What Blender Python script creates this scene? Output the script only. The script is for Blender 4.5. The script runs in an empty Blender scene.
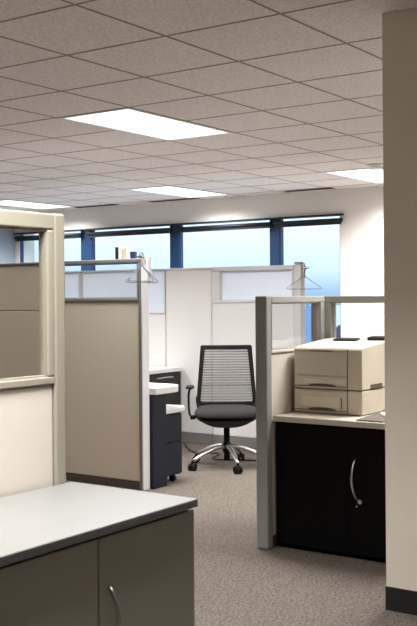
import bpy, bmesh, math, random
from mathutils import Vector, Matrix
random.seed(4)
C = bpy.context.scene.collection
PI = math.pi
CE = 2.529          # ceiling height
EYE = 1.332

# ------------------------------------------------------------------ materials
def srgb(r, g, b):
    f = lambda c: (c/255/12.92) if c/255 <= .04045 else ((c/255+.055)/1.055)**2.4
    return (f(r), f(g), f(b), 1)

def mat(name, col, rough=.6, metal=0, noise=0, nscale=60, bump=0, bscale=None, coat=0, spec=None, detail=3):
    m = bpy.data.materials.new(name); m.use_nodes = True
    nt = m.node_tree; b = nt.nodes['Principled BSDF']
    c = srgb(*col)
    b.inputs['Base Color'].default_value = c
    b.inputs['Roughness'].default_value = rough
    b.inputs['Metallic'].default_value = metal
    if coat: b.inputs['Coat Weight'].default_value = coat
    if spec is not None: b.inputs['Specular IOR Level'].default_value = spec
    tc = nt.nodes.new('ShaderNodeTexCoord')
    n = nt.nodes.new('ShaderNodeTexNoise'); n.inputs['Scale'].default_value = nscale; n.inputs['Detail'].default_value = detail
    nt.links.new(tc.outputs['Object'], n.inputs['Vector'])
    r = nt.nodes.new('ShaderNodeValToRGB')
    k = max(noise, .015)
    r.color_ramp.elements[0].position = .3; r.color_ramp.elements[1].position = .7
    r.color_ramp.elements[0].color = (c[0]*(1-k), c[1]*(1-k), c[2]*(1-k), 1)
    r.color_ramp.elements[1].color = (min(1, c[0]*(1+k)), min(1, c[1]*(1+k)), min(1, c[2]*(1+k)), 1)
    nt.links.new(n.outputs['Fac'], r.inputs['Fac']); nt.links.new(r.outputs['Color'], b.inputs['Base Color'])
    if bump:
        n2 = nt.nodes.new('ShaderNodeTexNoise'); n2.inputs['Scale'].default_value = bscale or nscale; n2.inputs['Detail'].default_value = 2
        nt.links.new(tc.outputs['Object'], n2.inputs['Vector'])
        bp = nt.nodes.new('ShaderNodeBump'); bp.inputs['Strength'].default_value = bump; bp.inputs['Distance'].default_value = .004
        nt.links.new(n2.outputs['Fac'], bp.inputs['Height']); nt.links.new(bp.outputs['Normal'], b.inputs['Normal'])
    return m

def glass_mat(name, tint=(235, 242, 245), gloss=.08, milky=0, milkcol=(205, 212, 225)):
    m = bpy.data.materials.new(name); m.use_nodes = True
    nt = m.node_tree; nt.nodes.clear()
    out = nt.nodes.new('ShaderNodeOutputMaterial')
    tr = nt.nodes.new('ShaderNodeBsdfTransparent'); tr.inputs[0].default_value = srgb(*tint)
    gl = nt.nodes.new('ShaderNodeBsdfGlossy'); gl.inputs['Roughness'].default_value = .03; gl.inputs[0].default_value = (.9, .9, .9, 1)
    fr = nt.nodes.new('ShaderNodeLayerWeight'); fr.inputs[0].default_value = .5
    pw = nt.nodes.new('ShaderNodeMath'); pw.operation = 'POWER'; pw.inputs[1].default_value = 5
    mul = nt.nodes.new('ShaderNodeMapRange'); mul.inputs[3].default_value = gloss*.4; mul.inputs[4].default_value = .6
    mx = nt.nodes.new('ShaderNodeMixShader')
    nt.links.new(fr.outputs['Facing'], pw.inputs[0]); nt.links.new(pw.outputs[0], mul.inputs[0]); nt.links.new(mul.outputs[0], mx.inputs[0])
    base = tr
    if milky:
        di = nt.nodes.new('ShaderNodeBsdfDiffuse'); di.inputs[0].default_value = srgb(*milkcol)
        tl = nt.nodes.new('ShaderNodeBsdfTranslucent'); tl.inputs[0].default_value = srgb(*milkcol)
        a = nt.nodes.new('ShaderNodeMixShader'); a.inputs[0].default_value = .5
        nt.links.new(di.outputs[0], a.inputs[1]); nt.links.new(tl.outputs[0], a.inputs[2])
        b = nt.nodes.new('ShaderNodeMixShader'); b.inputs[0].default_value = milky
        nt.links.new(tr.outputs[0], b.inputs[1]); nt.links.new(a.outputs[0], b.inputs[2]); base = b
    nt.links.new(base.outputs[0], mx.inputs[1]); nt.links.new(gl.outputs[0], mx.inputs[2])
    nt.links.new(mx.outputs[0], out.inputs[0])
    return m

def emit_mat(name, col, s, streak=False):
    m = bpy.data.materials.new(name); m.use_nodes = True
    nt = m.node_tree; nt.nodes.clear()
    out = nt.nodes.new('ShaderNodeOutputMaterial'); e = nt.nodes.new('ShaderNodeEmission')
    e.inputs[0].default_value = srgb(*col); e.inputs[1].default_value = s
    nt.links.new(e.outputs[0], out.inputs[0])
    return m

def ceiling_mat():
    m = mat('ceiling_tile', (235, 229, 225), .95, noise=.17, nscale=90, bump=.35, bscale=160, detail=6)
    return m

def carpet_mat():
    m = bpy.data.materials.new('carpet'); m.use_nodes = True
    nt = m.node_tree; b = nt.nodes['Principled BSDF']; b.inputs['Roughness'].default_value = 1
    b.inputs['Specular IOR Level'].default_value = .1
    tc = nt.nodes.new('ShaderNodeTexCoord')
    n = nt.nodes.new('ShaderNodeTexNoise'); n.inputs['Scale'].default_value = 75; n.inputs['Detail'].default_value = 4; n.inputs['Roughness'].default_value = .75
    w = nt.nodes.new('ShaderNodeTexNoise'); w.inputs['Scale'].default_value = 16; w.inputs['Detail'].default_value = 3
    for q in (n, w): nt.links.new(tc.outputs['Object'], q.inputs['Vector'])
    r = nt.nodes.new('ShaderNodeValToRGB'); r.color_ramp.elements[0].position = .34; r.color_ramp.elements[1].position = .66
    r.color_ramp.elements[0].color = srgb(84, 76, 69); r.color_ramp.elements[1].color = srgb(154, 143, 133)
    mx = nt.nodes.new('ShaderNodeMixRGB'); mx.blend_type = 'MULTIPLY'; mx.inputs[0].default_value = .35
    nt.links.new(n.outputs['Fac'], r.inputs['Fac']); nt.links.new(r.outputs['Color'], mx.inputs[1]); nt.links.new(w.outputs['Fac'], mx.inputs[2])
    nt.links.new(mx.outputs['Color'], b.inputs['Base Color'])
    bp = nt.nodes.new('ShaderNodeBump'); bp.inputs['Strength'].default_value = .5; bp.inputs['Distance'].default_value = .006
    nt.links.new(n.outputs['Fac'], bp.inputs['Height']); nt.links.new(bp.outputs['Normal'], b.inputs['Normal'])
    return m

def mesh_back_mat():
    m = bpy.data.materials.new('chair_mesh'); m.use_nodes = True
    nt = m.node_tree; nt.nodes.clear()
    out = nt.nodes.new('ShaderNodeOutputMaterial'); tc = nt.nodes.new('ShaderNodeTexCoord')
    sp = nt.nodes.new('ShaderNodeSeparateXYZ'); nt.links.new(tc.outputs['Object'], sp.inputs[0])
    k = nt.nodes.new('ShaderNodeMath'); k.operation = 'MULTIPLY'; k.inputs[1].default_value = 2*PI/.021
    nt.links.new(sp.outputs[2], k.inputs[0])
    s = nt.nodes.new('ShaderNodeMath'); s.operation = 'SINE'; nt.links.new(k.outputs[0], s.inputs[0])
    r = nt.nodes.new('ShaderNodeMapRange'); r.inputs[1].default_value = -.6; r.inputs[2].default_value = .6
    r.inputs[3].default_value = .45; r.inputs[4].default_value = .85
    nt.links.new(s.outputs[0], r.inputs[0])
    tr = nt.nodes.new('ShaderNodeBsdfTransparent'); d = nt.nodes.new('ShaderNodeBsdfDiffuse'); d.inputs[0].default_value = srgb(112, 110, 108)
    mx = nt.nodes.new('ShaderNodeMixShader')
    nt.links.new(r.outputs[0], mx.inputs[0]); nt.links.new(tr.outputs[0], mx.inputs[1]); nt.links.new(d.outputs[0], mx.inputs[2])
    nt.links.new(mx.outputs[0], out.inputs[0]); return m

M = dict(
    ceiling=ceiling_mat(), carpet=carpet_mat(),
    tbar=mat('ceiling_grid', (150, 138, 128), .8),
    wall=mat('wall_paint', (232, 228, 222), .85, noise=.02, nscale=4, bump=.08, bscale=250),
    pillar=mat('pillar_paint', (238, 229, 213), .85, noise=.02, nscale=4, bump=.08, bscale=250),
    sky_tint_wall=mat('blue_grey_sky_tint', (160, 170, 182), .85, noise=.02, nscale=4),  # blue sky light falling on this wall, put into its colour
    dim_wall=mat('taupe_bounce_cut', (120, 108, 96), .85, noise=.02, nscale=4),  # for unseen walls, darkened so less light bounces onto the near ceiling
    base=mat('rubber_base', (26, 24, 23), .7),
    navy=mat('navy_window_metal', (32, 62, 98), .35, metal=.3),
    blind=mat('blind_black', (14, 20, 30), .6),
    warm_fabric=mat('beige_panel_fabric', (222, 212, 198), .95, noise=.05, nscale=220, bump=.25, bscale=420),
    tan_fabric=mat('tan_panel_fabric', (224, 212, 194), .95, noise=.05, nscale=220, bump=.25, bscale=420),
    pale_fabric=mat('pale_panel_fabric', (230, 229, 229), .95, noise=.03, nscale=220, bump=.15, bscale=420),
    frame=mat('greige_frame', (160, 154, 138), .45),
    frame_dk=mat('grey_frame', (158, 157, 152), .42),
    frame_mid=mat('mid_grey_frame', (128, 129, 129), .42),
    frame_lt=mat('light_frame', (216, 217, 220), .4),
    plinth=mat('panel_base_rail', (84, 78, 68), .5),
    plinth_gr=mat('grey_base_rail', (128, 126, 124), .5),
    white=mat('white_laminate', (240, 240, 238), .35),
    white_trim=mat('white_trim', (246, 247, 250), .4),
    cab_top=mat('cabinet_top', (122, 122, 120), .34, noise=.02, nscale=8),
    cab=mat('greige_cabinet', (176, 176, 166), .55),
    cab_in=mat('cabinet_gap', (40, 36, 32), .8),
    black=mat('black_laminate', (6, 6, 6), .75, noise=.05, nscale=30, spec=.15),
    navy_lam=mat('navy_laminate', (32, 38, 52), .5, spec=.3, noise=.05, nscale=30),
    dark_lam=mat('dark_brown_laminate', (34, 29, 29), .5),
    counter=mat('counter_laminate', (214, 206, 192), .4, noise=.03, nscale=40),
    chrome=mat('chrome', (205, 205, 205), .3, metal=1),
    satin=mat('satin_metal', (190, 186, 176), .35, metal=1),
    chairblk=mat('black_plastic', (15, 14, 14), .5, spec=.25),
    seat=mat('seat_fabric', (44, 42, 41), .95, noise=.1, nscale=300, bump=.2, bscale=500),
    printer=mat('printer_plastic', (213, 204, 189), .5, noise=.01, nscale=200, bump=.05, bscale=600),
    printer_lt=mat('printer_lid', (224, 216, 200), .5),
    printer_gap=mat('printer_seam', (96, 84, 70), .8),
    printer_dk=mat('printer_tray', (24, 23, 23), .5),
    paper=mat('paper', (235, 232, 225), .8),
    folder=mat('grey_folder', (104, 97, 88), .7),
    wire=mat('hanger_wire', (44, 47, 52), .4, metal=0),
    glass=glass_mat('clear_glass', (249, 250, 250), .12),
    wglass=glass_mat('window_glass', (252, 253, 254), .05),
    frost=glass_mat('frosted_glass', (225, 235, 250), .08, milky=.8, milkcol=(236, 239, 244)),
    lens=emit_mat('light_lens', (255, 252, 248), 1.8),
    lampframe=mat('lamp_frame', (225, 222, 218), .5),
    meshback=mesh_back_mat(),
    vent=mat('vent_dark', (52, 50, 50), .6),
    cream=mat('cream_card', (205, 196, 178), .7),
    bluebox=mat('navy_box', (30, 52, 92), .6),
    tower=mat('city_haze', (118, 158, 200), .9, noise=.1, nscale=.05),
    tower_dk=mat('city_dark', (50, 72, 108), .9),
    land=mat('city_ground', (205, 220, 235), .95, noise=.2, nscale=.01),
    cable=mat('cable_black', (38, 36, 35), .6),
)

# ------------------------------------------------------------------ helpers
def add_box(bm, x0, x1, y0, y1, z0, z1):
    r = bmesh.ops.create_cube(bm, size=1)
    for v in r['verts']:
        v.co = Vector((x0+(v.co.x+.5)*(x1-x0), y0+(v.co.y+.5)*(y1-y0), z0+(v.co.z+.5)*(z1-z0)))
    return r['verts']

def add_tube(bm, pts, rad, n=10, cap=True):
    pts = [Vector(p) for p in pts]; rings = []
    up = None
    for i, p in enumerate(pts):
        a = pts[max(i-1, 0)]; b = pts[min(i+1, len(pts)-1)]
        t = (b-a).normalized()
        if up is None: up = Vector((0, 0, 1)) if abs(t.z) < .9 else Vector((1, 0, 0))
        s = t.cross(up).normalized(); u = s.cross(t).normalized(); up = u
        rr = rad[i] if isinstance(rad, (list, tuple)) else rad
        rings.append([bm.verts.new(p+(s*math.cos(2*PI*k/n)+u*math.sin(2*PI*k/n))*rr) for k in range(n)])
    for i in range(len(rings)-1):
        for k in range(n):
            bm.faces.new((rings[i][k], rings[i][(k+1) % n], rings[i+1][(k+1) % n], rings[i+1][k]))
    if cap:
        bm.faces.new(rings[0][::-1]); bm.faces.new(rings[-1])

def add_prism(bm, outline, z0, z1):
    a = [bm.verts.new((x, y, z0)) for x, y in outline]; b = [bm.verts.new((x, y, z1)) for x, y in outline]
    bm.faces.new(a[::-1]); bm.faces.new(b); n = len(a)
    for i in range(n): bm.faces.new((a[i], a[(i+1) % n], b[(i+1) % n], b[i]))

def obj(name, bm, m, parent=None, bevel=0, smooth=False, seg=2, loc=None):
    bmesh.ops.recalc_face_normals(bm, faces=bm.faces[:])
    me = bpy.data.meshes.new(name); bm.to_mesh(me); bm.free()
    me.materials.append(M[m] if isinstance(m, str) else m)
    if smooth:
        for p in me.polygons: p.use_smooth = True
    o = bpy.data.objects.new(name, me); C.objects.link(o)
    if parent: o.parent = parent
    if loc: o.location = loc
    if bevel:
        md = o.modifiers.new('bevel', 'BEVEL'); md.width = bevel; md.segments = seg; md.limit_method = 'ANGLE'; md.angle_limit = .6
    return o

def box(name, m, x0, x1, y0, y1, z0, z1, parent=None, bevel=0):
    bm = bmesh.new(); add_box(bm, x0, x1, y0, y1, z0, z1); return obj(name, bm, m, parent, bevel)

def tube(name, m, pts, rad, parent=None, n=10):
    bm = bmesh.new(); add_tube(bm, pts, rad, n); return obj(name, bm, m, parent, smooth=True)

def thing(name, label, cat, loc=(0, 0, 0), rz=0, group=None):
    o = bpy.data.objects.new(name, None); C.objects.link(o); o.empty_display_size = .1
    o.location = loc; o.rotation_euler = (0, 0, rz); o['label'] = label; o['category'] = cat
    if group: o['group'] = group
    return o

def tag(o, label, cat, group=None):
    o['label'] = label; o['category'] = cat
    if group: o['group'] = group
    return o

def struct(o): o['kind'] = 'structure'; return o

def copy_tree(o, parent=None):
    c = o.copy(); C.objects.link(c); c.parent = parent
    for ch in list(o.children): copy_tree(ch, c)
    return c

def spline(ctrl, n=8):
    P = [Vector(p) for p in ctrl]; P = [P[0]*2-P[1]]+P+[P[-1]*2-P[-2]]; out = []
    for i in range(1, len(P)-2):
        for k in range(n):
            t = k/n; a, b, c, d = P[i-1:i+3]
            out.append(.5*((2*b)+(c-a)*t+(2*a-5*b+4*c-d)*t*t+(3*b-a-3*c+d)*t**3))
    out.append(P[-2]); return out

# ------------------------------------------------------------------ setting
XW = 10.05                        # window wall
X0, Y0, Y1 = -2.4, -3.0, 10.30
struct(box('floor', 'carpet', X0, XW+.3, Y0, Y1+.1, -.1, 0))

TX, TY, T = 3.648, 2.759, .61     # ceiling grid origin
def gx(b): return TX+T*(b-2)
def gy(l): return TY+T*(l-1)
lights = []                        # cells taken by fixtures: b..b+2, one l
for b in (4, 10):
    for l in (-1, 3, 7, 11): lights.append((b, l))
lights += [(-2, -1), (-2, 3)]  # the second is an added, unseen fixture brightening pillar and tan panel
skip = {(b+i, l) for b, l in lights for i in (0, 1)}
bm = bmesh.new()
for b in range(-8, 13):
    for l in range(-9, 14):
        if (b, l) in skip: continue
        xa, xb = max(gx(b), X0), min(gx(b+1), XW); ya, yb = max(gy(l), Y0), min(gy(l+1), Y1)
        if xb-xa > .02 and yb-ya > .02: add_box(bm, xa, xb, ya, yb, CE, CE+.02)
struct(obj('ceiling', bm, 'ceiling'))
bm = bmesh.new()
for b in range(-8, 14):
    x = gx(b)
    for l in range(-9, 14):
        ya, yb = max(gy(l), Y0), min(gy(l+1), Y1)
        if (b, l) in skip and (b-1, l) in skip: continue
        if X0 < x < XW and yb-ya > .02: add_box(bm, x-.006, x+.006, ya+.006, yb-.006, CE-.002, CE+.001)
for l in range(-9, 14):
    y = gy(l)
    for b in range(-8, 13):
        xa, xb = max(gx(b), X0), min(gx(b+1), XW)
        if Y0 < y < Y1 and xb-xa > .02: add_box(bm, xa+.006, xb-.006, y-.006, y+.006, CE-.002, CE+.001)
struct(obj('trim_1', bm, 'tbar'))

struct(box('wall_left', 'sky_tint_wall', X0, XW+.3, Y1, Y1+.1, 0, CE+.02))
struct(box('wall_back', 'dim_wall', X0-.1, X0, Y0, Y1, 0, CE+.02))
struct(box('wall_front', 'dim_wall', X0, XW+.3, Y0-.1, Y0, 0, CE+.02))

# window wall: header, sill, solid part to the right
WT, WB = 2.255, .72
WE = 5.17
bm = bmesh.new()
add_box(bm, XW, XW+.3, WE, Y1, WT, CE+.02)
add_box(bm, XW, XW+.3, WE, Y1, 0, WB)
add_box(bm, XW, XW+.3, Y0, WE, 0, CE+.02)
add_box(bm, XW, XW+.3, 10.22, Y1, WB, WT)
struct(obj('wall_window', bm, 'wall'))
mull = [(5.94, 6.07), (7.40, 7.54), (8.86, 9.04)]
for i, (a, b) in enumerate(mull):
    m_ = struct(box('trim_%d' % (i+2), 'navy', XW+.012, XW+.08, a+.02, b+.02, WB, WT, bevel=.01))
spans = [(WE, 5.96), (6.09, 7.42), (7.56, 8.88), (9.06, 10.22)]
blind_lab = ['narrow black blind rolled up above the rightmost window beside the white wall',
             'black blind rolled up above the window right of the middle navy mullion',
             'black blind rolled up above the window behind the coat hangers',
             'black blind rolled up above the window left of the leftmost visible mullion']
blind_lab[3] = 'black blind rolled up above the far left window seen through the near partition glass'
for i, (a, b) in enumerate(spans):
    w = bpy.data.objects.new('window_%d' % (i+1), None); C.objects.link(w); w['kind'] = 'structure'; w.location = (XW+.045, (a+b)/2, WB)
    h = (b-a)/2; H = WT-WB
    bm = bmesh.new()
    add_box(bm, -.03, .03, -h, h, 0, .05); add_box(bm, -.03, .03, -h, h, H-.02, H)
    add_box(bm, -.03, .03, -h, -h+.012, .05, H-.02); add_box(bm, -.03, .03, h-.012, h, .05, H-.02)
    obj('window_frame', bm, 'navy', w)
    box('pane', 'wglass', -.004, .004, -h+.012, h-.012, .05, H-.02, w)
    bl = thing('roller_blind', blind_lab[i], 'blind', (XW-.035, (a+b)/2, WT-.085))
    tube('roller_tube', 'blind', [(0, -h-.04, .012), (0, h+.04, .012)], .024, bl, 14)
    box('head_rail', 'blind', -.03, .03, -h-.05, h+.05, .062, .082, bl)
    box('bottom_rail', 'blind', -.008, .008, -h-.03, h+.03, -.035, -.012, bl)
# baseboards
struct(box('baseboard_left', 'base', X0, XW, Y1-.012, Y1, 0, .1))
struct(box('baseboard_window', 'base', XW-.012, XW, Y0, Y1-.012, 0, .1))

# pillar by the camera
struct(box('wall_right', 'pillar', 3.9, 4.43, .95, 1.80, .1, CE-.001))
struct(box('baseboard_right', 'base', 3.897, 4.433, .947, 1.803, 0, .1))

# ------------------------------------------------------------------ ceiling lights
def make_light(b, l, label, group, power, spread):
    t = thing('ceiling_light', label, 'ceiling light', (gx(b)+T, gy(l)+T/2, CE), 0, group)
    bm = bmesh.new(); w, d = T, T/2
    for s in (-1, 1):
        add_box(bm, -w+.004, w-.004, s*d-(.028 if s > 0 else -.004), s*d+(-.004 if s > 0 else .028), -.006, .05)
        add_box(bm, s*w-(.028 if s > 0 else -.004), s*w+(-.004 if s > 0 else .028), -d+.028, d-.028, -.006, .05)
    obj('lamp_frame', bm, 'lampframe', t)
    box('lens', 'lens', -w+.028, w-.028, -d+.028, d-.028, .0, .012, t)
    box('housing', 'lampframe', -w+.01, w-.01, -d+.01, d-.01, .052, .10, t)
    la = bpy.data.lights.new('lamp', 'AREA'); la.shape = 'RECTANGLE'; la.size = 2*w-.08; la.size_y = 2*d-.08
    la.energy = power; la.color = (1, .985, .965); la.spread = math.radians(spread)
    lo = bpy.data.objects.new('lamp', la); C.objects.link(lo); lo.parent = t; lo.location = (0, 0, -.009)
    return t
P = 34
vis = {(4, 3): 'large bright recessed ceiling light nearest the camera, over the left cubicles',
       (10, 7): 'small far recessed ceiling light in the centre, over the coat hangers',
       (10, 3): 'recessed ceiling light by the right pillar, throwing light on the white wall',
       (10, 11): 'recessed ceiling light at far left, just above the near partition frame'}
for b, l in lights:
    make_light(b, l, vis.get((b, l), 'recessed ceiling light above the frame, outside the picture'), None if (b, l) in vis else 'ceiling lights outside the picture',
               P*{-2: 1.65, 4: 1.85, 10: 2.3}[b], 112 if b == -2 else 140)

# slot diffusers near the windows
for i, (y0, y1, lab) in enumerate([(5.15, 5.75, 'dark linear air slot in ceiling, rightmost, left of the pillar light'),
                                   (6.98, 7.70, 'dark linear air slot in ceiling just behind the small centre light'),
                                   (8.25, 8.95, 'dark linear air slot in ceiling right of the far left light')]):
    t = thing('air_slot', lab, 'vent', (9.84, (y0+y1)/2, CE))
    h = (y1-y0)/2
    bm = bmesh.new()
    add_box(bm, -.05, -.04, -h, h, -.006, -.001); add_box(bm, .04, .05, -h, h, -.006, -.001)
    add_box(bm, -.04, .04, -h, -h+.01, -.006, -.001); add_box(bm, -.04, .04, h-.01, h, -.006, -.001)
    obj('frame', bm, 'vent', t)
    box('slot_back', 'vent', -.04, .04, -h+.01, h-.01, -.003, -.001, t)
    bm = bmesh.new()
    add_box(bm, -.018, -.012, -h+.01, h-.01, -.008, -.003); add_box(bm, .012, .018, -h+.01, h-.01, -.008, -.003)
    obj('blade', bm, 'vent', t)

t = thing('smoke_detector', 'small white round smoke detector on the ceiling against the pillar edge', 'smoke detector', (8.339, 3.93, CE))
for r_, z0, z1, nm in ((.07, -.018, -.001, 'mounting_plate'), (.052, -.045, -.018, 'sensor_cap')):
    bm = bmesh.new(); add_prism(bm, [(r_*math.cos(2*PI*k/24), r_*math.sin(2*PI*k/24)) for k in range(24)], z0, z1)
    obj(nm, bm, 'white_trim', t, bevel=.006)

# ------------------------------------------------------------------ partitions
def partition(label, x, y, deg, L, H, th, gz0=None, gz1=None, mf='frame', mfab='warm_fabric', stile=(.05, .05),
              plinth='plinth', pz=.06, post=(0, 0), mpost=None, glass='glass', pane_y=0, sd=None, mmid=None, seam=None, group=None, band=.025):
    """front face on local y = -th/2"""
    t = thing('cubicle_partition', label, 'partition', (x, y, 0), math.radians(deg), group)
    h = th/2; a, b = post[0], L-post[1]
    if sd is None: sd = h
    box('base_rail', plinth, a, b, -h+.006, h-.006, 0.002, pz, t)
    box('top_rail', mf, a, b, -h, h, (gz1 if gz1 else H-.02), H, t, bevel=.006)
    ftop = (gz0-band) if gz0 else H-.02
    zs = [pz]+([seam] if seam else [])+[ftop]
    for z0, z1 in zip(zs, zs[1:]):
        box('fabric_panel', mfab, a+.004, b-.004, -h+.008, h-.008, z0+.003, z1-.003, t, bevel=.004)
    box('core', mf, a+.006, b-.006, -h+.016, h-.016, pz, ftop, t)
    if gz0:
        ga, gb = a+stile[0], b-stile[1]
        box('middle_rail', mmid or mf, a, b, -h, h, gz0-band, gz0, t, bevel=.004)
        if stile[0]: box('glazing_stile', mf, a, ga, -h, sd, gz0, gz1, t, bevel=.006)
        if stile[1]: box('glazing_stile', mf, gb, b, -h, sd, gz0, gz1, t, bevel=.006)
        # thin inner glazing bead stepping back to the pane
        bm = bmesh.new(); q = .006
        for (xa, xb, za, zb) in ((ga, gb, gz0, gz0+q), (ga, gb, gz1-q, gz1), (ga, ga+q, gz0+q, gz1-q), (gb-q, gb, gz0+q, gz1-q)):
            add_box(bm, xa, xb, max(-h+.006, pane_y-.014), pane_y+.014, za, zb)
        obj('glazing_bead', bm, mf, t)
        box('glass_pane', glass, ga+.004, gb-.004, pane_y-.003, pane_y+.003, gz0+.004, gz1-.004, t)
    if post[0]: box('end_post', mpost or mf, 0, post[0]-.001, -h-.001, h+.001, 0.002, H+.002, t, bevel=.008)
    if post[1]: box('end_post', mpost or mf, L-post[1]+.001, L, -h-.001, h+.001, 0.002, H+.002, t, bevel=.008)
    return t

# near left, runs along X behind the low cabinet
partition('near beige partition with wide clear window behind the low grey cabinet', .92, 2.32, 0, 1.537, 1.61, .07, 1.075, 1.556,
          'frame', 'warm_fabric', stile=(.05, .030), post=(0, .052), pz=.08, pane_y=-.014, sd=.002)
# second left, faces -X
PB = partition('tan partition with narrow top window and bright white end trim', 5.416, 4.30, 90, .82, 1.602, .07, 1.328, 1.572,
               'frame_mid', 'tan_fabric', stile=(.012, .05), post=(.028, 0), pz=.056, band=.023)
box('end_cap', 'white_trim', -.012, -.001, -.036, .036, .002, 1.60, PB, bevel=.003)
box('post_cap', 'frame_mid', .0, .05, -.025, .025, 1.606, 1.625, PB, bevel=.006)
partition('tan solid partition seen through the near partition window', 5.416, 5.125, 90, 1.6, 1.602, .07,
          None, None, 'frame_mid', 'tan_fabric', pz=.056, seam=1.237)
# back run, faces -X
XB = 7.427
partition('pale back partition with frosted upper panel behind the coat hangers', XB, 5.625, 90, 1.06, 1.60, .07, 1.19, 1.585,
          'frame_lt', 'pale_fabric', stile=(.012, .012), plinth='plinth_gr', pz=.09, glass='frost', band=.012)
partition('pale back partition partly seen through the tan partition top window', XB, 6.69, 90, 1.5, 1.60, .07,
          1.19, 1.585, 'frame_lt', 'pale_fabric', stile=(.012, .012), plinth='plinth_gr', pz=.09, glass='frost', band=.012)
partition('pale solid back partition just left of the mesh chair back', XB, 5.105, 90, .515, 1.60, .07,
          None, None, 'frame_lt', 'pale_fabric', plinth='plinth_gr', pz=.09)
PC = partition('pale back partition with frosted top strip behind the chair, ending at light post', XB, 4.175, 90, .925, 1.60, .07,
          1.303, 1.56, 'frame_lt', 'pale_fabric', stile=(.02, .09), plinth='plinth_gr', pz=.09, post=(.075, 0), glass='frost')
box('post_cap', 'frame_dk', .005, .07, -.03, .03, 1.604, 1.625, PC, bevel=.006)
# right: low corner around the printer
partition('low grey-framed partition with window and floor post left of the printer', 4.47, 2.77, 0, .652, 1.333, .07, 1.045, 1.297,
          'frame_dk', 'warm_fabric', stile=(.004, .045), post=(.056, 0), mpost='frame_dk', pz=.06, band=.015, mmid='counter')
partition('low grey-framed partition with window running behind the printer', 5.158, 1.50, 90, 1.303, 1.333, .07, 1.06, 1.297,
          'frame_dk', 'warm_fabric', stile=(.05, .105), pz=.06)

# ------------------------------------------------------------------ near storage cabinet
def arc_handle(name, m, p0, p1, out, parent, rad=.005, n=14):
    a, b, o = Vector(p0), Vector(p1), Vector(out)
    pts = [a+(b-a)*(i/n)+o*math.sin(PI*i/n)**.7 for i in range(n+1)]
    rr = [rad*(.8+.5*math.sin(PI*i/n)) for i in range(n+1)]
    return tube(name, m, pts, rr, parent)

t = thing('storage_cabinet', 'low grey two-door storage cabinet in the foreground with pale glossy top', 'cabinet', (2.025, 2.015, 0))
box('body', 'cab', -.42, .443, -.222, .25, .06, .689, t, bevel=.002)
box('toe_kick', 'base', -.40, .41, -.2, .24, 0, .06, t)
box('top', 'cab_top', -.445, .445, -.257, .262, .695, .72, t, bevel=.003)
box('top_spacer', 'cab_in', -.40, .415, -.215, .245, .689, .695, t)
for x0, x1, hx in ((-.43, .001, -.385), (.006, .444, .045)):
    d = box('door', 'cab', x0, x1, -.242, -.224, .07, .684, t, bevel=.002)
    arc_handle('handle', 'satin', (hx, -.243, .548), (hx, -.243, .36), (0, -.034, 0), d, .006)

# ------------------------------------------------------------------ right black cabinet + counter + printer
t = thing('storage_cabinet', 'low black storage cabinet under the printer with curved chrome handle', 'cabinet', (4.83, 2.31, 0))
box('body', 'black', -.262, .285, -.385, .42, .03, .668, t)
box('plinth', 'black', -.24, .27, -.37, .405, 0, .03, t)
for y0, y1, hy in ((-.385, .0, -.033), (.001, .42, None)):
    d = box('door', 'black', -.284, -.264, y0, y1, .028, .664, t, bevel=.0015)
    if hy:
        arc_handle('handle', 'chrome', (-.285, hy-.018, .512), (-.285, hy-.028, .30), (-.036, .012, 0), d, .0055)
        bm = bmesh.new(); add_tube(bm, [(-.284, -.075, .298), (-.296, -.075, .298)], .011, 16); obj('lock', bm, 'chrome', d, smooth=False)
        bm = bmesh.new(); add_tube(bm, [(-.284, -.055, .272), (-.290, -.055, .272)], .005, 12); obj('screw', bm, 'chrome', d)
ct = tag(box('worktop', 'counter', 4.525, 5.12, 1.92, 2.732, .672, .703, bevel=.004),
         'beige laminate worktop on the black cabinet, carrying the printer', 'worktop')

p = thing('printer', 'beige office laser printer with two paper trays on the right worktop', 'printer', (4.72, 2.307, .703))
p.scale = (1, .985, 1.055)
# local: front x=0 .. .40 back, y 0 .. .415 left
W_, D_ = .412, .44
def pr_body():
    bm = bmesh.new()
    prof = [(0, .128), (0, .326), (.012, .337), (.05, .341), (.36, .366), (.42, .368), (.44, .35), (.44, .128)]
    for yy in (0, W_): pass
    a = [bm.verts.new((x, 0, z)) for x, z in prof]; b = [bm.verts.new((x, W_, z)) for x, z in prof]
    bm.faces.new(a); bm.faces.new(b[::-1])
    for i in range(len(a)): bm.faces.new((a[i], b[i], b[(i+1) % len(a)], a[(i+1) % len(a)]))
    return bm
obj('body', pr_body(), 'printer', p, bevel=.005)
box('tray_unit', 'printer', .0, D_-.02, 0, W_, .004, .122, p, bevel=.004)
box('gap_band', 'printer_gap', .006, D_-.03, .006, W_-.006, .120, .130, p)
for yy in (.03, W_-.03):
    for xx in (.04, D_-.07):
        bm = bmesh.new(); add_prism(bm, [(xx+.015*math.cos(k*PI/6), yy+.015*math.sin(k*PI/6)) for k in range(12)], 0, .005); obj('foot', bm, 'printer_dk', p)
seam = lambda nm, y0, y1, z0, z1, par: box(nm, 'printer_gap', -.0015, .001, y0, y1, z0, z1, par)
lid = box('top_cover', 'printer_lt', -.004, .03, .086, W_-.003, .318, .329, p, bevel=.002)
box('finger_notch', 'printer_gap', -.006, -.003, .17, .31, .3165, .3195, lid)
fd = box('front_door', 'printer', -.006, .002, .088, W_-.006, .196, .314, p, bevel=.003)
seam('side_seam', .083, .0865, .006, .33, p)
tr1 = box('paper_tray', 'printer', -.008, .002, .088, W_-.006, .136, .190, p, bevel=.003)
box('tray_inset', 'printer_lt', -.012, -.006, .09, .345, .152, .178, tr1, bevel=.002)
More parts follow.
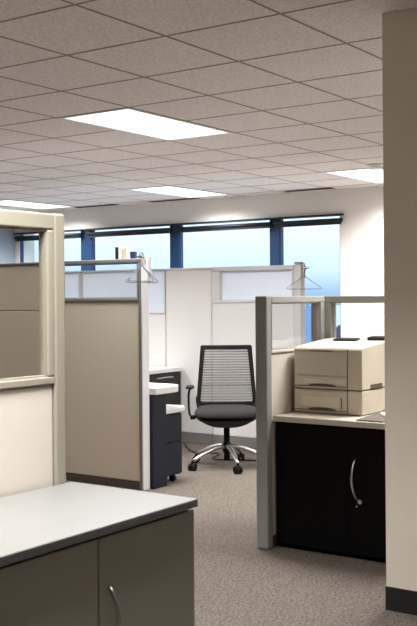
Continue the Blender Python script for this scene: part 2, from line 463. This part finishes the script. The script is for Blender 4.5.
def grip(par, z, yc):
    bm = bmesh.new(); ol = [(yc+.085*math.cos(PI*k/12), z+.012*math.sin(PI*k/12)) for k in range(13)]
    a = [bm.verts.new((-.0155, y, zz)) for y, zz in ol]; b = [bm.verts.new((-.007, y, zz)) for y, zz in ol]
    bm.faces.new(a); bm.faces.new(b[::-1])
    for i in range(len(a)): bm.faces.new((a[i], b[i], b[(i+1) % len(a)], a[(i+1) % len(a)]))
    obj('grip', bm, 'printer_gap', par)
grip(tr1, .142, .235)
box('tray_shadow_gap', 'printer_gap', -.0095, -.006, .088, W_-.006, .139, .1425, tr1)
tr2 = box('paper_tray', 'printer', -.008, .002, .088, W_-.006, .012, .116, p, bevel=.003)
box('tray_inset', 'printer_lt', -.012, -.006, .125, .36, .034, .092, tr2, bevel=.002)
box('paper_gauge', 'printer_gap', -.0105, -.006, .116, .1195, .03, .085, tr2)
grip(tr2, .022, .235)
box('tray_shadow_gap', 'printer_gap', -.0095, -.006, .088, W_-.006, .018, .0215, tr2)
# top: dark output slot and control panel, side vent
bm = bmesh.new(); vs = add_box(bm, .26, .32, .17, .31, -.0+.358, .364)
for v in vs: v.co.z += (v.co.x-.25)*.135-.0
obj('output_slot', bm, 'printer_dk', p)
bm = bmesh.new(); vs = add_box(bm, .31, .38, .02, .12, -.0+.362, .378)
for v in vs: v.co.z += (v.co.x-.30)*.08
obj('control_panel', bm, 'printer_dk', p, bevel=.002)
box('side_handle', 'printer_gap', .10, .24, -.003, .002, .128, .15, p)

f_ = thing('folder', 'grey paper folder lying on the worktop right of the printer', 'folder', (0, 0, .703))
bm = bmesh.new(); add_prism(bm, [(4.545, 2.255), (4.545, 1.96), (4.84, 1.96), (4.86, 2.29)], .0005, .006); obj('cover', bm, 'folder', f_)
bm = bmesh.new(); add_prism(bm, [(4.74, 2.20), (4.70, 1.97), (4.83, 1.97), (4.85, 2.27)], .0065, .012); obj('sheets', bm, 'paper', f_)

# ------------------------------------------------------------------ desk group behind the white-edged partition
t = thing('desk', 'white round-ended desk top on navy leg panel beside the white partition edge', 'desk', (5.55, 4.6, 0))
bm = bmesh.new()
r_ = .10; ol = [(-.09, -.36), (.14, -.36)]
ol += [(.14+r_*math.sin(a), -.26-r_*math.cos(a)) for a in [PI/2*k/8 for k in range(1, 9)]]
ol += [(.24, .45), (-.09, .45)]
add_prism(bm, ol, .655, .704); obj('desktop', bm, 'white', t, bevel=.006)
box('leg_panel', 'navy_lam', -.09, .062, -.335, -.305, 0, .654, t, bevel=.002)
box('leg_panel', 'navy_lam', -.09, .062, .39, .42, 0, .654, t, bevel=.002)
box('stretcher', 'navy_lam', -.085, -.07, -.304, .389, .25, .665, t)

t = thing('mobile_pedestal', 'low navy pedestal on casters with pale cushion top under the desk end', 'pedestal', (5.73, 4.55, 0))
box('body', 'navy_lam', -.11, .095, -.255, .25, .055, .500, t, bevel=.004)
box('cushion', 'white', -.115, .125, -.275, .26, .501, .545, t, bevel=.012)
box('drawer', 'navy_lam', -.105, .09, -.266, -.256, .30, .49, t, bevel=.002)
box('drawer', 'navy_lam', -.105, .09, -.266, -.256, .065, .292, t, bevel=.002)
for sx in (-.08, .045):
    for sy in (-.215, .21):
        bm = bmesh.new(); add_tube(bm, [(sx-.012, sy, .025), (sx+.012, sy, .025)], .024, 16); add_box(bm, sx-.006, sx+.006, sy-.008, sy+.008, .025, .056)
        obj('caster', bm, 'chairblk', t, smooth=False)

t = thing('credenza', 'dark credenza with white top and drawer against the back partition', 'cabinet', (6.86, 5.70, 0))
box('body', 'dark_lam', -.50, .505, -.255, .25, .04, .652, t)
box('top', 'white', -.51, .52, -.272, .262, .654, .690, t, bevel=.004)
box('plinth', 'base', -.48, .49, -.24, .24, 0, .04, t)
for x0, x1 in ((-.50, .0), (.004, .505)):
    for z0, z1 in ((.36, .645), (.05, .354)):
        d = box('drawer', 'dark_lam', x0, x1, -.270, -.256, z0, z1, t, bevel=.002)
        xc = (x0+x1)/2
        tube('pull', 'chrome', spline([(xc-.11, -.270, z1-.035), (xc-.105, -.290, z1-.033), (xc, -.293, z1-.030), (xc+.105, -.290, z1-.033), (xc+.11, -.270, z1-.035)], 4), .006, d)

# ------------------------------------------------------------------ office chair
ch = thing('office_chair', 'black office swivel chair with striped mesh back and chrome star base', 'office chair', (6.49, 4.34, 0), math.atan2(-4.34, -6.49)+PI/2)
# local: faces -Y, width along X
def star_leg(a):
    bm = bmesh.new(); d = Vector((math.cos(a), math.sin(a), 0))
    pts = [d*.03+Vector((0, 0, .165)), d*.10+Vector((0, 0, .158)), d*.2+Vector((0, 0, .125)), d*.31+Vector((0, 0, .078))]
    add_tube(bm, spline(pts, 4), [.021-.0007*i for i in range(13)], 10)
    return bm
hubm = bmesh.new(); add_tube(hubm, [(0, 0, .12), (0, 0, .19)], .034, 20); obj('base_hub', hubm, 'chairblk', ch)
# caster angles: world directions of the seen casters
base_a = math.atan2(-.24, -.21) - ch.rotation_euler[2]
for k in range(5):
    a = base_a+k*2*PI/5
    lg = obj('base_arm', star_leg(a), 'chrome', ch, smooth=True)
    c = Vector((math.cos(a), math.sin(a), 0))*.315; tdir = Vector((-math.sin(a+.5), math.cos(a+.5), 0))
    bm = bmesh.new()
    for s in (-1, 1):
        q = c+tdir*s*.016+Vector((0, 0, .030)); add_tube(bm, [q-tdir*.010, q+tdir*.010], .029, 18)
    add_tube(bm, [c+Vector((0, 0, .03)), c+Vector((0, 0, .08))], .011, 10)
    obj('caster', bm, 'chairblk', ch)
tube('gas_column', 'chairblk', [(0, 0, .06), (0, 0, .33)], [.024, .024], ch, 16)
bm = bmesh.new(); add_tube(bm, [(0, 0, .33), (0, 0, .36), (0, 0, .385)], [.03, .07, .12], 20); add_box(bm, -.13, .13, -.05, .2, .375, .40)
add_box(bm, -.27, .27, -.03, .03, .385, .405)
obj('mechanism', bm, 'chairblk', ch, bevel=.006)
tube('tilt_lever', 'chrome', [(.10, .0, .375), (.19, -.02, .365)], .006, ch)

# seat: rounded cushion, dished shell under it
def seat_bm(wx, dy, z0, z1, dish):
    bm = bmesh.new(); nx, ny = 20, 16; top = []; bot = []
    for j in range(ny+1):
        rt, rb = [], []
        for i in range(nx+1):
            u = i/nx*2-1; v = j/ny*2-1
            # superellipse rounding of the plan
            k = (abs(u)**4+abs(v)**4)**.25; m_ = max(abs(u), abs(v)); s = (m_/k) if k > 0 else 1
            x = u*s*wx; y = v*s*dy
            e = max(0, 1-m_**6)
            zt = z0+(z1-z0)*(.25+.75*e**.5)-(.018*max(0, -v)**3)
            zb = z0-dish*(1-m_**2.4)
            rt.append(bm.verts.new((x, y, zt))); rb.append(bm.verts.new((x, y, zb)) if m_ < 1 else None)
        top.append(rt); bot.append(rb)
    for j in range(ny+1):
        for i in range(nx+1):
            if bot[j][i] is None: bot[j][i] = top[j][i]
    for j in range(ny):
        for i in range(nx):
            bm.faces.new((top[j][i], top[j][i+1], top[j+1][i+1], top[j+1][i]))
            q = [bot[j][i], bot[j+1][i], bot[j+1][i+1], bot[j][i+1]]
            if len(set(q)) == 4:
                try: bm.faces.new(q)
                except ValueError: pass
    return bm
obj('seat', seat_bm(.25, .24, .415, .475, .035), 'seat', ch, smooth=True)
obj('seat_shell', seat_bm(.235, .225, .395, .400, .085), 'seat', ch, smooth=True)
# backrest: tapered frame, tilted back
yb = .22
def bk(x, z): return (x, yb+(z-.47)*.16+.35*x*x*0.6, z)
z0, z1 = .455, .940; wb, wt = .245, .208
corner = []
def rr_outline(inset):
    pts = []
    rad = .016
    cs = [(-wb+inset, z0+inset), (wb-inset, z0+inset), (wt-inset, z1-inset), (-wt+inset, z1-inset)]
    for k, (cx, cz) in enumerate(cs):
        prv = Vector(cs[k-1]); nx_ = Vector(cs[(k+1) % 4]); c_ = Vector((cx, cz))
        a = c_+(prv-c_).normalized()*rad; b = c_+(nx_-c_).normalized()*rad
        for i in range(6):
            t_ = i/5; pts.append((a*(1-t_)**2+c_*2*t_*(1-t_)+b*t_**2))
    # subdivide long edges so the curve of the back follows
    out = []
    for i, p_ in enumerate(pts):
        q_ = pts[(i+1) % len(pts)]; out.append(p_)
        if (q_-p_).length > .1:
            for k in range(1, 8): out.append(p_.lerp(q_, k/8))
    return out
bm = bmesh.new(); outer = rr_outline(0); inner = rr_outline(.034)
R = []
for p_, q_ in zip(outer, inner):
    a = Vector(bk(p_.x, p_.y)); b = Vector(bk(q_.x, q_.y)); o_ = Vector((0, .014, 0))
    R.append([bm.verts.new(v) for v in (a-o_, b-o_, b+o_, a+o_)])
for i in range(len(R)):
    A, B = R[i], R[(i+1) % len(R)]
    for k in range(4): bm.faces.new((A[k], A[(k+1) % 4], B[(k+1) % 4], B[k]))
br = obj('backrest_frame', bm, 'chairblk', ch, bevel=.004)
bm = bmesh.new(); nz, nx = 14, 10; g = []
for j in range(nz+1):
    z = z0+.024+(z1-z0-.048)*j/nz; w = wb+(wt-wb)*(z-z0)/(z1-z0)-.024
    g.append([bm.verts.new(bk(w*(i/nx*2-1), z)) for i in range(nx+1)])
for j in range(nz):
    for i in range(nx): bm.faces.new((g[j][i], g[j][i+1], g[j+1][i+1], g[j+1][i]))
o = obj('mesh_backrest', bm, 'meshback', ch, smooth=True)
# wire-like ribs across the mesh
bm = bmesh.new()
for j in range(20):
    z = z0+.045+j*.0205; w = wb+(wt-wb)*(z-z0)/(z1-z0)-.026
    add_tube(bm, [Vector(bk(w*(i/8*2-1), z))+Vector((0, .006, 0)) for i in range(9)], .0016, 5)
obj('back_ribs', bm, 'chairblk', ch)
tube('lumbar_bar', 'chairblk', [Vector(bk(.22*(i/8*2-1), .62))+Vector((0, .012, 0)) for i in range(9)], .004, ch, 8)
for s in (-1, 1):
    tube('back_support', 'chairblk', spline([(s*.16, .05, .39), (s*.20, .17, .40), (s*.232, .222, .47), (s*.234, .235, .53)], 5), .013, ch)
    # armrest: loop that rises from the seat edge to the pad
    ar = tube('armrest', 'chairblk', spline([(s*.24, .02, .395), (s*.282, .02, .40), (s*.294, .02, .44), (s*.298, .025, .53), (s*.294, .03, .59), (s*.280, .04, .614), (s*.262, .09, .618)], 6), .009, ch)
    bm = bmesh.new(); add_box(bm, s*.288-.03, s*.288+.03, -.08, .11, .618, .634)
    obj('arm_pad', bm, 'frame_dk' if False else 'chairblk', ar, bevel=.008)
    bm = bmesh.new(); add_box(bm, s*.265-.02, s*.265+.02, -.02, .05, .375, .405); obj('arm_bracket', bm, 'chairblk', ar, bevel=.004)

# ------------------------------------------------------------------ coat hangers, hook, little things on the rail
def hanger(label, x, y, z, rz, w=.19, group=None, tip=0):
    t = thing('coat_hanger', label, 'coat hanger', (x, y, z), rz, group)
    pts = spline([(-.02, 0, .025), (-.018, 0, .045), (0, 0, .056), (.018, 0, .045), (.014, 0, .02), (0, 0, 0), (0, 0, -.03)], 6)
    tube('hook', 'wire', pts, .0022, t, 8)
    pts = [(0, 0, -.03), (w-.01, 0, -.128), (w, 0, -.136), (w-.01, 0, -.142), (-w+.01, 0, -.142), (-w, 0, -.136), (-w+.01, 0, -.128), (0, 0, -.03)]
    tube('frame', 'wire', pts, .0022, t, 8)
    return t
# white over-the-panel hook at the end of the tan partition
hk = thing('panel_hook', 'white over-panel coat hook on the end of the tan partition', 'hook', (5.416, 4.27, 1.6))
box('strap', 'white_trim', -.02, .02, -.020, -.005, -.18, .012, hk, bevel=.003)
box('strap_top', 'white_trim', -.02, .02, -.019, .02, .012, .018, hk, bevel=.002)
hanger('dark wire coat hanger hanging in front of the white partition end, nearer of two', 5.285, 4.212, 1.575, .0, .175)
hanger('dark wire coat hanger behind the nearer one on the white partition end', 5.302, 4.236, 1.585, .12, .165)
hanger('thin wire coat hanger on the back partition post against the window', 7.40, 4.150, 1.535, -.9, .15)
hk2 = thing('panel_hook', 'small grey coat hook on the back partition end post', 'hook', (7.427, 4.17, 1.6))
box('strap', 'frame_lt', -.015, .015, -.012, -.003, -.12, .012, hk2, bevel=.002)
tube('prong', 'wire', spline([(0, -.010, -.03), (0, -.03, -.035), (.02, -.04, -.02)], 5), .004, hk2)

t = thing('card_box', 'small black, white and cream box standing on the tan partition rail', 'box', (5.416, 4.487, 1.602))
box('black_side', 'blind', -.024, .02, .026, .052, 0, .085, t, bevel=.002)
box('white_front', 'white', -.022, .022, .000, .025, 0, .088, t, bevel=.002)
box('cream_side', 'cream', -.02, .02, -.046, -.001, 0, .080, t, bevel=.002)
t = tag(box('small_navy_box', 'bluebox', 5.40, 5.43, 4.372, 4.412, 1.602, 1.652, bevel=.003), 'tiny navy box on the tan partition rail between cream box and post cap', 'box')

# floor cable by the chair
tag(tube('floor_cable', 'cable', spline([(7.30, 5.35, .006), (6.95, 5.0, .006), (6.98, 4.75, .006), (6.72, 4.62, .006), (6.85, 4.25, .006), (6.75, 3.6, .006)], 10), .006),
    'black cable lying on the carpet under the office chair', 'cable')

# ------------------------------------------------------------------ outside
def px_dir(px, py):
    yaw, r, f = .6067, .0075, 997.6
    a, b = px-208.5, py-296.96; x = a-b*r; y = b+a*r
    return Vector((math.cos(yaw)+x/f*math.sin(yaw), math.sin(yaw)-x/f*math.cos(yaw), -y/f))
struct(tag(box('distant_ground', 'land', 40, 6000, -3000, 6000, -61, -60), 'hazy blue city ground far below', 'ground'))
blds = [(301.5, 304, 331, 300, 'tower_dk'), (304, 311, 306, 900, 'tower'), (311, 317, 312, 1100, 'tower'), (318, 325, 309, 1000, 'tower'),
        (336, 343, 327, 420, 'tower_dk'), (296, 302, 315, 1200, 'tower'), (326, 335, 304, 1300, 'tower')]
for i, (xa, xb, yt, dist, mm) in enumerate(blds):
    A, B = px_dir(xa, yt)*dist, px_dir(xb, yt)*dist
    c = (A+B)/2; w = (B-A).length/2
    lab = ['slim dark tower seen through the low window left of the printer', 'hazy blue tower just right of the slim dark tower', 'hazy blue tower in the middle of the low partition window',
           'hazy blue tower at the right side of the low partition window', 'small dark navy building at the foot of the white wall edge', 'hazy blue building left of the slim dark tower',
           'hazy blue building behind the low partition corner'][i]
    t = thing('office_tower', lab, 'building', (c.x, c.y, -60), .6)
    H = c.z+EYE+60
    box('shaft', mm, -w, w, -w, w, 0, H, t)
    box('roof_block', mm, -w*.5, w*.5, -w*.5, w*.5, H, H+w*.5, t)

# ------------------------------------------------------------------ world and daylight
w = bpy.data.worlds.new('sky'); bpy.context.scene.world = w; w.use_nodes = True
nt = w.node_tree; bg = nt.nodes['Background']
tc = nt.nodes.new('ShaderNodeTexCoord'); sp = nt.nodes.new('ShaderNodeSeparateXYZ'); nt.links.new(tc.outputs['Generated'], sp.inputs[0])
rp = nt.nodes.new('ShaderNodeValToRGB')
mr = nt.nodes.new('ShaderNodeMapRange'); mr.inputs[1].default_value = -.05; mr.inputs[2].default_value = .30
nt.links.new(sp.outputs[2], mr.inputs[0]); nt.links.new(mr.outputs[0], rp.inputs['Fac'])
e = rp.color_ramp.elements; e[0].position = 0; e[0].color = srgb(121, 149, 179); e[1].position = 1; e[1].color = srgb(222, 240, 254)
for ps, cc in ((.15, (126, 155, 184)), (.22, (172, 196, 218)), (.34, (192, 208, 222)), (.5, (205, 224, 240))):
    q = rp.color_ramp.elements.new(ps); q.color = srgb(*cc)
nt.links.new(rp.outputs['Color'], bg.inputs['Color']); bg.inputs['Strength'].default_value = 2.0
pl = bpy.data.lights.new('window_portal', 'AREA'); pl.shape = 'RECTANGLE'; pl.size = 5.13; pl.size_y = 1.5; pl.cycles.is_portal = True
po = bpy.data.objects.new('window_portal', pl); C.objects.link(po); po.location = (XW+.22, (WE+Y1)/2, (WT+WB)/2)
po.rotation_euler = (PI/2, 0, PI/2)   # faces -X into the room

# ------------------------------------------------------------------ camera
cam = bpy.data.cameras.new('camera'); co = bpy.data.objects.new('camera', cam); C.objects.link(co)
cam.sensor_fit = 'HORIZONTAL'; cam.sensor_width = 36; cam.lens = 997.6/417*36
cam.shift_y = -(313-296.96)/417; cam.clip_end = 20000
co.matrix_world = Matrix.Translation((0, 0, EYE)) @ Matrix.Rotation(.6067-PI/2, 4, 'Z') @ Matrix.Rotation(PI/2, 4, 'X') @ Matrix.Rotation(-.0075, 4, 'Z')
cam.dof.use_dof = True; cam.dof.focus_distance = 7.0; cam.dof.aperture_fstop = 14
sc = bpy.context.scene; sc.camera = co
vs = sc.view_settings; vs.view_transform = 'Standard'; vs.look = 'None'; vs.exposure = 0; vs.gamma = 1; vs.use_curve_mapping = False
